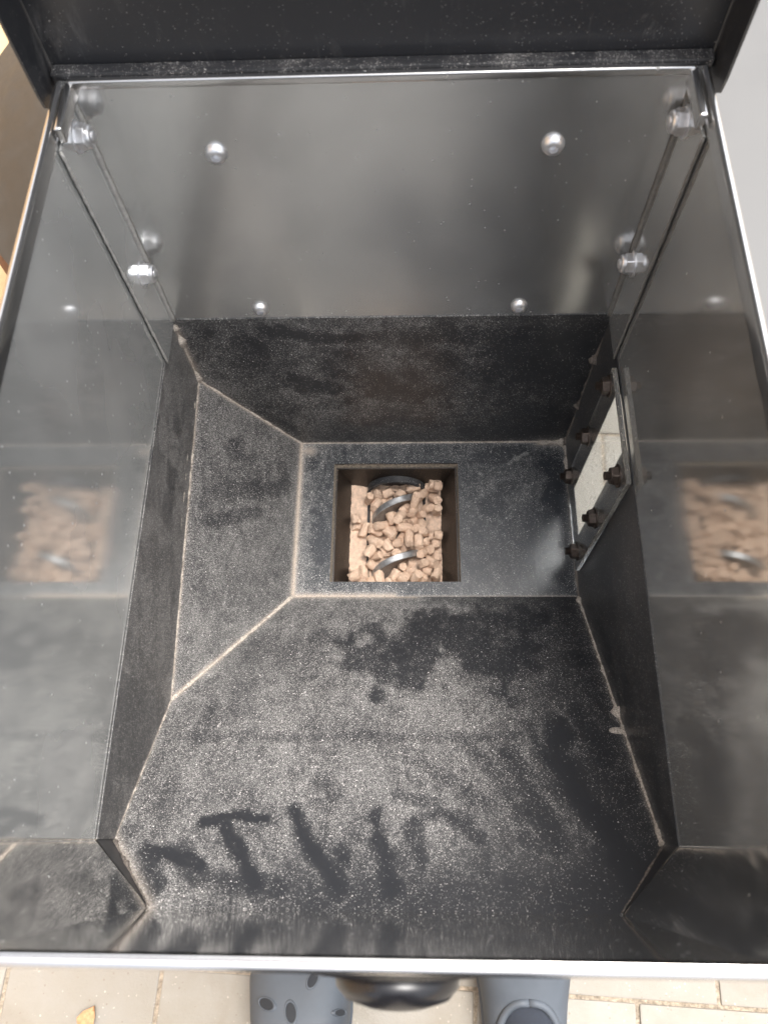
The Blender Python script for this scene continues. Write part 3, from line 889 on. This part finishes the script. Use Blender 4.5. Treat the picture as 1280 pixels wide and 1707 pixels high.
#@@P0
# ------------------------------------------------------------------ wood pellets in the pit (settled positions, in 0.1 mm)
PEL = [(-401,2858,-4558,-2,100,0,129),(-158,2667,-4755,66,0,75,129),(-68,2778,-4844,-85,44,29,164),(88,2720,-4850,-76,58,-30,117),(-9,3110,-4865,58,-81,-4,116),(-40,3219,-4862,16,-7,98,79),
  (107,3341,-4821,-57,-72,39,105),(212,3280,-4748,40,64,66,98),(2,3595,-4868,-24,97,2,117),(63,3699,-4859,-79,57,-20,92),(107,3812,-4582,0,100,-5,72),(132,3631,-4825,64,66,39,169),
  (-224,2668,-4642,-9,-1,100,125),(-107,2700,-4650,64,33,70,73),(-22,2823,-4781,-51,83,-23,110),(46,2900,-4862,-66,75,-10,111),(-35,2996,-4861,-77,62,16,108),(67,3173,-4842,64,-12,-76,93),
  (-10,3388,-4860,-99,11,9,142),(-121,3747,-4830,-17,-98,10,133),(-82,3491,-4832,-41,-1,-91,114),(240,3807,-4588,-100,0,9,97),(134,3498,-4812,17,44,-88,87),(-178,2739,-4579,80,-59,14,80),
  (-16,2831,-4529,58,78,24,145),(64,3032,-4860,80,57,17,83),(137,2813,-4827,49,81,33,117),(-114,3159,-4829,52,1,85,88),(13,2997,-4778,16,-99,4,119),(120,3265,-4665,-9,-69,-72,76),
  (142,3336,-4730,-28,-43,-86,78),(-402,3399,-4558,0,100,0,120),(-40,3725,-4864,20,98,-3,97),(50,3489,-4863,98,4,18,83),(422,3560,-4563,0,-100,0,96),(-346,2669,-4526,29,0,96,129),
  (-83,2669,-4545,-98,0,-22,126),(50,2729,-4767,71,-63,30,95),(149,2669,-4760,60,0,-80,164),(-151,3269,-4796,68,-30,-67,144),(-12,3152,-4773,-29,96,1,174),(94,3419,-4755,-14,-65,-74,83),
  (192,3413,-4780,-41,-74,-53,78),(-108,3727,-4672,18,41,-89,97),(-34,3444,-4535,-67,-69,-28,171),(405,3676,-4528,44,-57,70,130),(-314,2864,-4534,-2,100,0,169),(77,2829,-4751,22,-58,78,125),
  (109,2966,-4820,82,10,-56,103),(-141,3073,-4808,72,-36,-60,131),(-93,3265,-4727,51,82,-26,81),(-22,3332,-4531,65,-71,26,83),(408,3181,-4558,0,0,-100,95),(18,3458,-4779,-23,-78,-58,111),
  (230,3667,-4689,-29,1,-96,140),(-131,2667,-4424,-22,0,98,164),(89,2687,-4561,-65,11,75,97),(236,2696,-4681,-19,-59,-78,121),(-220,3294,-4695,9,96,-27,135),(-91,3127,-4735,-23,97,11,143),
  (98,3171,-4572,-39,-67,63,130),(292,3190,-4528,91,12,40,109),(-400,3429,-4469,-13,99,0,98),(58,3808,-4854,100,0,7,86),(189,3567,-4782,-43,-74,-52,83),(245,3501,-4573,47,-7,88,174),
  (-411,2717,-4480,-7,-54,84,135),(422,3044,-4561,0,100,0,96),(404,2823,-4551,0,0,-100,109),(-210,3110,-4724,-16,-92,37,120),(-71,2908,-4853,33,8,94,82),(103,3312,-4590,29,67,-68,108),
  (393,3280,-4563,-99,-14,0,132),(-84,3582,-4849,-22,97,9,78),(-55,3713,-4769,15,98,-10,119),(-155,3807,-4650,84,0,54,100),(336,3569,-4524,-64,15,-75,92),(164,2693,-4488,75,0,66,114),
  (195,2758,-4772,-51,54,-66,99),(158,2690,-4629,-22,92,-32,97),(-160,3116,-4646,-68,69,22,124),(-151,2877,-4790,71,0,71,105),(155,3488,-4704,17,44,-88,95),(234,3381,-4699,-24,65,-72,84),
  (-160,3633,-4794,-72,3,-70,87),(45,3733,-4535,-61,-75,25,97),(178,3521,-4494,30,73,-61,139),(-243,2688,-4531,62,-78,0,93),(-155,2781,-4414,-21,97,10,124),(163,2818,-4668,-17,99,1,130),
  (162,2943,-4750,82,4,-57,163),(-238,3238,-4555,59,10,-80,87),(-138,3184,-4574,-63,-15,76,173),(117,3440,-4620,22,-81,-54,173),(246,3291,-4612,-5,27,-96,127),(26,3632,-4781,84,-18,-50,84),
  (-35,3428,-4447,41,-88,-23,121),(119,3586,-4720,32,-22,92,106),(269,3695,-4471,39,68,-62,165),(-321,2742,-4427,-19,64,-74,126),(-200,3003,-4686,-97,12,-23,121),(131,2815,-4561,-73,67,12,155),
  (420,2921,-4563,-5,-100,0,80),(-317,3329,-4532,43,90,2,149),(-101,3099,-4570,-85,-22,48,109),(179,3181,-4531,8,95,-31,97),(201,3217,-4639,-75,41,-52,84),(-164,3773,-4756,-47,-88,-10,129),
  (102,3742,-4790,23,59,77,80),(374,3804,-4545,-96,3,27,138),(-229,2719,-4445,-11,97,-22,130),(78,2798,-4483,-81,58,3,93),(208,3031,-4746,-46,42,-78,131),(320,2891,-4531,98,-21,0,82),
  (-198,3042,-4533,65,0,76,163),(-171,2971,-4783,-35,87,35,85),(188,3331,-4521,-51,-4,-86,96),(176,3435,-4547,-47,-78,41,83),(-272,3664,-4494,-19,0,-98,158),(-167,3529,-4788,57,-57,-59,86),
  (-163,3669,-4602,97,-22,13,136),(405,3806,-4462,-96,0,27,126),(-392,2794,-4392,-86,-33,-38,110),(149,2995,-4625,41,38,83,118),(421,2682,-4563,0,100,0,96),(-212,2882,-4724,-7,-98,17,87),
  (66,3408,-4523,-41,-71,-57,82),(235,3175,-4456,-11,99,-5,130),(-188,3661,-4693,88,-45,17,125),(204,3603,-4405,-28,-55,-79,148),(-75,2979,-4763,-16,99,-1,95),(-96,2946,-4680,-23,-3,97,78),
  (245,2970,-4648,-4,-94,-34,173),(213,2863,-4751,23,-91,34,74),(-209,3309,-4502,-78,10,62,141),(-76,3144,-4485,46,-87,-16,122),(-49,3230,-4542,69,-67,28,100),(365,2971,-4496,60,-60,53,120),
  (-151,3546,-4681,-98,18,-12,140),(112,3584,-4586,11,10,-99,125),(438,3761,-4392,-5,-84,-53,88),(-242,2936,-4473,-78,43,45,85),(16,2735,-4502,-55,62,-56,86),(285,2950,-4458,80,43,-43,82),
  (-128,3297,-4649,93,2,37,108),(271,3052,-4473,49,44,-75,84),(135,3110,-4807,13,-84,-53,107),(-148,3374,-4592,-4,84,-53,75),(-195,3562,-4597,-99,-5,-9,134),(287,3290,-4478,-34,3,94,99),
  (196,3796,-4492,91,19,36,132),(-404,2880,-4461,0,0,100,101),(-56,2740,-4446,-35,90,-26,86),(-147,3343,-4447,63,36,-69,166),(-52,3269,-4461,-68,68,-27,128),(64,3237,-4520,29,67,-68,100),
  (255,3388,-4553,-38,-7,-92,146),(-202,3598,-4514,29,88,-38,120),(-195,3758,-4547,22,-86,46,161),(-83,3759,-4551,-90,-34,-26,106),(-229,2921,-4641,1,98,-18,77),(50,3424,-4403,31,69,-65,143),
  (204,2800,-4464,-46,-36,-81,121),(261,2771,-4543,40,58,71,168),(-253,3084,-4476,-57,-82,-9,110),(5,3065,-4518,-24,1,-97,88),(81,3333,-4470,-86,-8,51,141),(432,3252,-4475,98,-4,-18,75),
  (81,3523,-4488,-15,-17,97,80),(432,3540,-4470,-9,18,-98,78),(69,2930,-4540,25,-5,97,82),(275,2685,-4509,-73,-43,-53,96),(-202,3173,-4454,70,-53,48,118),(27,3160,-4470,87,11,48,84),
  (139,3210,-4456,1,-94,35,154),(338,3107,-4532,-50,0,-87,95),(408,2832,-4449,-46,-89,0,101)]

PELM = []
def pellet_mesh(L, seed):
    rnd = random.Random(seed)
    Rp = 0.00445 * rnd.uniform(0.95, 1.12)
    b = bmesh.new(); n = 16
    zs = [-L / 2, -L / 2 + 0.0005, -L / 4, 0, L / 4, L / 2 - 0.0005, L / 2]
    bend = rnd.uniform(-0.0005, 0.0005)
    tilt = [(rnd.uniform(-0.25, 0.25), rnd.uniform(-0.25, 0.25)) for _ in range(2)]
    rings = []
    for i, z in enumerate(zs):
        r = Rp * (0.90 if i in (0, 6) else (0.93 if i in (1, 5) else rnd.uniform(0.97, 1.05)))
        ring = []
        for k in range(n):
            a = 2 * math.pi * k / n
            rr = r * (1 + rnd.uniform(-0.09, 0.09) + 0.06 * math.sin(2 * a + z * 500 + seed))
            zz = z
            if i in (0, 1, 5, 6):
                tx, ty = tilt[0 if i < 2 else 1]
                zz += rr * (math.cos(a) * tx + math.sin(a) * ty) + rnd.uniform(-0.0007, 0.0007)
            ring.append(b.verts.new((rr * math.cos(a) + bend * (1 - (2 * z / L) ** 2), rr * math.sin(a), zz)))
        rings.append(ring)
    for r0, r1 in zip(rings, rings[1:]):
        for k in range(n): b.faces.new((r0[k], r0[(k + 1) % n], r1[(k + 1) % n], r1[k]))
    for r, s in ((rings[0], -1), (rings[-1], 1)):
        c = b.verts.new((0, 0, sum(v.co.z for v in r) / n + s * rnd.uniform(-0.0003, 0.0006)))
        for k in range(n): b.faces.new((r[k], r[(k + 1) % n], c))
    bmesh.ops.recalc_face_normals(b, faces=b.faces)
    me = bpy.data.meshes.new('wood_pellet')
    b.to_mesh(me); b.free()
    me.materials.append(MAT['pellet'])
    me.polygons.foreach_set('use_smooth', [True] * len(me.polygons))
    me.set_sharp_from_angle(angle=R_(30))
    return me
for i in range(14):
    L = 0.0085 + 0.0122 * i / 13
    PELM.append((L, pellet_mesh(L, 100 + i)))
for i, (x, y, z, ax, ay, az, L) in enumerate(PEL):
    L *= 1e-4
    me = min(PELM, key=lambda q: abs(q[0] - L) + random.uniform(0, 0.0008))[1]
    o = link(bpy.data.objects.new('wood_pellet', me))
    o.location = (x * 1e-4, y * 1e-4, z * 1e-4)
    o.rotation_mode = 'QUATERNION'
    q = Vector((ax, ay, az)).to_track_quat('Z', 'Y')
    o.rotation_quaternion = q @ Matrix.Rotation(random.uniform(0, 6.28), 3, 'Z').to_quaternion()
    wx, wy = x * 1e-4 - AX, y * 1e-4
    blade = lambda k: 0.359 + (math.atan2(wx, z * 1e-4 - AZ) / (2 * math.pi) + k) * 0.062
    if wx < -0.0295: lab, grp = 'tan wood pellet resting on the sawdust bank left of the auger tube', 'pellets on the left sawdust bank'
    elif wx > 0.0300: lab, grp = 'tan wood pellet resting on the sawdust bank right of the auger tube', 'pellets on the right sawdust bank'
    elif wy > blade(0): lab, grp = 'tan wood pellet behind the upper auger blade, under the black hood', 'pellets behind the upper blade'
    elif wy > blade(-1): lab, grp = 'tan wood pellet in the heap between the two auger blades', 'pellets between the two blades'
    else: lab, grp = 'tan wood pellet in front of the lower auger blade', 'pellets in front of the lower blade'
    tag(o, lab, 'wood pellet', grp)

# loose sawdust: banks on both sides of the tube, behind it, and between the pellets
def heap(b, x0, x1, y0, y1, fz, nx, ny):
    vs = []
    for j in range(ny + 1):
        row = []
        for i in range(nx + 1):
            x = x0 + (x1 - x0) * i / nx; y = y0 + (y1 - y0) * j / ny
            row.append(b.verts.new((x, y, fz(x, y))))
        vs.append(row)
    for j in range(ny):
        for i in range(nx):
            b.faces.new((vs[j][i], vs[j][i + 1], vs[j + 1][i + 1], vs[j + 1][i]))
nz = lambda x, y, s=1: float(fbm(np.array([[x, y]]), 260, 77)[0] - 0.5) * 0.006 * s
b = bmesh.new()
heap(b, -0.0475, AX - AR + 0.0002, 0.262, 0.3846, lambda x, y: PB + 0.0025 + (AX - AR - x) * 0.25 + nz(x, y, 0.7), 12, 60)
heap(b, AX + AR - 0.0002, 0.0495, 0.262, 0.3846, lambda x, y: PB + 0.0015 + nz(x, y), 12, 60)
heap(b, AX - AR, AX + AR, 0.3780, 0.3846, lambda x, y: PB + 0.006 + nz(x, y), 24, 6)
heap(b, AX - 0.027, AX + 0.027, 0.262, 0.378, lambda x, y: -0.4615 + nz(x, y, 1.5) + 9 * (x - AX) ** 2, 24, 50)
o = bm_obj('sawdust', b, MAT['sawdust'], None, True)
tag(o, 'fine tan sawdust banked on both sides of the auger tube', 'sawdust', kind='stuff')
#@@P1

# ------------------------------------------------------------------ behind and around
b = bmesh.new()
add_lathe(b, [(0, 0), (0.385, 0), (0.385, 0.30), (0.378, 0.325), (0.330, 0.345), (0.322, 0.352), (0.20, 0.40), (0, 0.41)], 96)
o = bm_obj('metal_drum', b, MAT['drum'], None, True, 30)
o.location = (-0.150, 0.880, G + 0.001)
tag(o, 'big round dark grey metal drum behind the raised black lid', 'drum')

b = bmesh.new(); add_box(b, (0, 0, 0), (0.95, 1.1, 0.025), 0.010, 3)
o = bm_obj('stone_slab', b, MAT['slab'], None, True, 40)
o.location = (0.26, 0.745, G + 0.001); o.rotation_euler.z = R_(-1.5)
tag(o, 'smooth pale grey slab on the ground right of the hopper', 'slab')

b = bmesh.new(); add_box(b, (-0.6, -0.75, 0), (0, 0.75, 0.10), 0.004, 2)
o = bm_obj('cardboard_box', b, MAT['card'], None)
o.location = (-0.565, 1.45, G + 0.001)
tag(o, 'flat tan cardboard box in the top left corner behind the drum', 'box')
b = bmesh.new(); add_lathe(b, [(0, 0), (0.07, 0), (0.10, 0.15), (0.108, 0.15), (0.108, 0.175), (0.098, 0.175), (0.094, 0.12), (0, 0.12)], 40)
o = bm_obj('terracotta_pot', b, MAT['terracotta'], None, True, 35)
o.location = (-0.66, 0.66, G + 0.001)
tag(o, 'orange clay pot at the left edge beside the dark drum', 'plant pot')

b = bmesh.new()
add_box(b, (-0.02, -2.2, 0), (0.02, 2.2, 2.7), 0.003, 1)  # added unseen wall, there to give the left rim a warm reflection
o = bm_obj('added_tan_wall', b, plain('tan wood boards', (0.62, 0.43, 0.24), 0.7, 0, 12, 0.2, 0.2))
o.location = (-1.75, 0.6, G + 0.001)
tag(o, 'tan wooden wall added out of view on the left, its reflection warms the steel rim', 'wall')

# moss tuft at the slab's corner
b = bmesh.new()
for k in range(260):
    x, y = random.gauss(0, 0.012), random.gauss(0, 0.008)
    h = random.uniform(0.006, 0.016); a = random.uniform(0, 6.28); w = 0.0014
    p = Vector((x, y, 0)); q = p + Vector((math.cos(a) * w, math.sin(a) * w, 0)); t = p + Vector((random.uniform(-.006, .006), random.uniform(-.006, .006), h))
    b.faces.new([b.verts.new(v) for v in (p, q, t)])
o = bm_obj('moss', b, MAT['moss']); o.location = (0.560, 0.735, G)
tag(o, 'small tuft of green moss at the slab edge', 'moss', kind='stuff')

# dry leaf on the paving
b = bmesh.new()
pr = [(0, 0.0, 0.0), (0.010, 0.006, 0.001), (0.018, 0.011, 0.004), (0.026, 0.008, 0.003), (0.034, 0.0, 0.001)]
up, dn, md = [], [], []
for x, w, z in pr:
    up.append(b.verts.new((x, w, z + 0.004))); dn.append(b.verts.new((x, -w * 0.8, z + 0.001))); md.append(b.verts.new((x, 0, z)))
for k in range(4):
    for a_, c_ in ((up, md), (md, dn)):
        try: b.faces.new((a_[k], a_[k + 1], c_[k + 1], c_[k]))
        except Exception: pass
bmesh.ops.remove_doubles(b, verts=b.verts, dist=1e-6)
o = bm_obj('dry_leaf', b, MAT['leaf_dry'], None, True)
o.modifiers.new('thick', 'SOLIDIFY').thickness = 0.0004
o.location = (-0.351, -0.163, G + 0.002); o.rotation_euler.z = R_(68)
tag(o, 'small dry orange brown leaf lying on the beige paving joint', 'leaf')

# ------------------------------------------------------------------ clogs and the person wearing them
def smooth_interp(xs, ys, x):
    return float(np.interp(x, xs, ys))
def clog_mesh(name, holes):
    """foam clog pointing +Y, origin at the middle of the heel on the ground; length 0.29"""
    L = 0.288
    yk = [0, 0.01, 0.04, 0.09, 0.14, 0.19, 0.23, 0.26, 0.278, 0.288]
    wk = [0.018, 0.030, 0.038, 0.040, 0.045, 0.053, 0.055, 0.046, 0.030, 0.008]
    hk = [0.050, 0.062, 0.066, 0.060, 0.062, 0.079, 0.068, 0.055, 0.044, 0.030]
    b = bmesh.new()
    ys = np.concatenate([np.linspace(0, 0.02, 5), np.linspace(0.03, 0.26, 40), np.linspace(0.264, 0.288, 10)])
    nA = 40
    rings = []
    for y in ys:
        w = smooth_interp(yk, wk, y); h = smooth_interp(yk, hk, y)
        ring = []
        for k in range(nA + 1):
            a = math.pi * k / nA           # 0: right side, pi: left
            ca, sa = math.cos(a), math.sin(a)
            x = w * math.copysign(abs(ca) ** 0.75, ca)
            z = 0.018 + (h - 0.018) * abs(sa) ** 0.62
            ring.append((x, y, z))
        rings.append(ring)
    opening_y = 0.142
    V = [[b.verts.new(p) for p in r] for r in rings]
    for i in range(len(ys) - 1):
        for k in range(nA):
            yc = (ys[i] + ys[i + 1]) / 2
            ac = math.pi * (k + 0.5) / nA
            xn = math.cos(ac)
            # ankle opening: an ellipse on top, from the heel collar to the instep
            if ((yc - 0.078) / 0.066) ** 2 + (xn / 0.80) ** 2 < 1: continue
            b.faces.new((V[i][k], V[i][k + 1], V[i + 1][k + 1], V[i + 1][k]))
    for i in range(len(ys) - 1):
        for k, s in ((0, 1), (nA, -1)):
            pass
    # heel and toe caps
    b.faces.new(V[0][::-1]); b.faces.new(V[-1])
    o = bm_obj(name, b, MAT['clog'], None, True, 50)
    sm = o.modifiers.new('thick', 'SOLIDIFY'); sm.thickness = 0.0055; sm.offset = -1
    ss = o.modifiers.new('smooth', 'SUBSURF'); ss.levels = 1; ss.render_levels = 1
    # sole
    b = bmesh.new()
    sr = []
    for z, g in ((0.0, -0.003), (0.004, 0.001), (0.017, 0.002), (0.021, -0.001)):
        pts = []
        for y in ys: pts.append((smooth_interp(yk, wk, y) + g, y, z))
        for y in ys[::-1]: pts.append((-smooth_interp(yk, wk, y) - g, y, z))
        sr.append([b.verts.new(p) for p in pts])
    n = len(sr[0])
    for a_, c_ in zip(sr, sr[1:]):
        for k in range(n): b.faces.new((a_[k], a_[(k + 1) % n], c_[(k + 1) % n], c_[k]))
    b.faces.new(sr[0][::-1]); b.faces.new(sr[-1])
    bm_obj('sole', b, MAT['clog'], o, True, 40)
    # rolled collar round the opening
    pts = []
    for k in range(49):
        w_ = 2 * math.pi * k / 48
        y = 0.078 + 0.068 * math.cos(w_); xn = 0.80 * math.sin(w_)
        w = smooth_interp(yk, wk, y); h = smooth_interp(yk, hk, y)
        a = math.acos(max(-1, min(1, xn)))
        pts.append((w * math.copysign(abs(math.cos(a)) ** 0.75, math.cos(a)), y, 0.018 + (h - 0.018) * abs(math.sin(a)) ** 0.62))
    b = bmesh.new(); add_tube(b, pts, 0.0042, 10)
    bm_obj('collar', b, MAT['clog'], o, True)
    # vent holes: dark disc stands for the shade in each hole, inside a raised ring
    for (hx, hy, sx, sy, rot) in holes:
        w = smooth_interp(yk, wk, hy); h = smooth_interp(yk, hk, hy)
        xn = max(-0.98, min(0.98, hx / w)); ca = abs(xn) ** (1 / 0.75); sa = math.sqrt(max(0, 1 - ca * ca))
        z = 0.018 + (h - 0.018) * sa ** 0.62
        e = 0.002
        def hz(x, y):
            w = smooth_interp(yk, wk, y); h = smooth_interp(yk, hk, y)
            ca = min(0.98, abs(x) / w) ** (1 / 0.75); sa = math.sqrt(1 - ca * ca)
            return 0.018 + (h - 0.018) * sa ** 0.62
        nrm = Vector((-(hz(hx + e, hy) - hz(hx - e, hy)) / (2 * e), -(hz(hx, hy + e) - hz(hx, hy - e)) / (2 * e), 1)).normalized()
        m = Matrix.Translation((hx, hy, z)) @ nrm.to_track_quat('Z', 'Y').to_matrix().to_4x4() @ Matrix.Rotation(rot, 4, 'Z') @ Matrix.Diagonal((sx, sy, 1, 1))
        b = bmesh.new(); add_lathe(b, [(1.0, -0.0002), (1.04, 0.0006), (1.12, 0.0010), (1.35, 0.0004), (1.5, -0.002)], 28, m)
        bm_obj('vent_ring', b, MAT['clog'], o, True)
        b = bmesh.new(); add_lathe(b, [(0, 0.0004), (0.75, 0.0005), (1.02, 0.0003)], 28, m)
        bm_obj('vent_dark_disc', b, MAT['clog_dark'], o, True)
    return o
HL = [(-0.030, 0.209, 0.0046, 0.0085, 0.2), (-0.004, 0.201, 0.0050, 0.0088, 0.15), (0.045, 0.196, 0.0028, 0.0080, -0.2),
      (0.018, 0.228, 0.0044, 0.0075, -0.1)]
left = clog_mesh('clog', HL)
left.location = (-0.0905, -0.322, G + 0.002); left.rotation_euler.z = R_(4)
tag(left, 'slate grey foam clog with oval vent holes, left of the black front handle', 'clog', 'pair of grey clogs')
right = clog_mesh('clog', [(x, y, a, b_, c) for x, y, a, b_, c in [(-0.028, 0.222, 0.0042, 0.0075, 0.2), (0.0, 0.179, 0.0036, 0.006, 0.0), (0.026, 0.222, 0.004, 0.0070, -0.1), (0.0, 0.236, 0.004, 0.0068, 0.0)]])
right.location = (0.1325, -0.2570, G + 0.002); right.rotation_euler.z = R_(-1)
tag(right, 'slate grey foam clog with a dark sock in its opening, right of the front handle', 'clog', 'pair of grey clogs')

def person():
    pts, rad, edges = [], [], []
    def add(p, r, prev=None):
        pts.append(p); rad.append(r)
        if prev is not None: edges.append((prev, len(pts) - 1))
        return len(pts) - 1
    pel = add((0.02, -0.42, G + 0.95), (0.155, 0.115))
    for s, cx, cy, rz in ((-1, -0.0905, -0.322, 4), (1, 0.1325, -0.2570, -1)):
        dx = -math.sin(R_(rz))
        hip = add((0.02 + s * 0.085, -0.42, G + 0.88), (0.095, 0.10), pel)
        knee = add((cx * 0.9, cy - 0.03, G + 0.50), (0.060, 0.064), hip)
        calf = add((cx, cy + 0.00, G + 0.36), (0.056, 0.058), knee)
        ank = add((cx + 0.045 * dx, cy + 0.048, G + 0.10), (0.036, 0.040), calf)
        ins = add((cx + 0.09 * dx, cy + 0.090, G + 0.055), (0.031, 0.030), ank)
        ball = add((cx + 0.17 * dx, cy + 0.17, G + 0.040), (0.034, 0.014), ins)
        toe = add((cx + 0.22 * dx, cy + 0.23, G + 0.034), (0.026, 0.008), ball)
        heel = add((cx + 0.02 * dx, cy + 0.030, G + 0.045), (0.026, 0.020), ank)
    me = bpy.data.meshes.new('person')
    me.from_pydata(pts, edges, [])
    o = link(bpy.data.objects.new('person', me))
    me.materials.append(MAT['person'])
    sk = o.modifiers.new('skin', 'SKIN'); sk.use_smooth_shade = True
    for i, v in enumerate(me.skin_vertices[0].data):
        v.radius = rad[i]; v.use_root = (i == 0)
    sb = o.modifiers.new('sub', 'SUBSURF'); sb.levels = 2; sb.render_levels = 2
    return o
per = person()
tag(per, 'person in dark socks standing in grey clogs before the hopper', 'person')
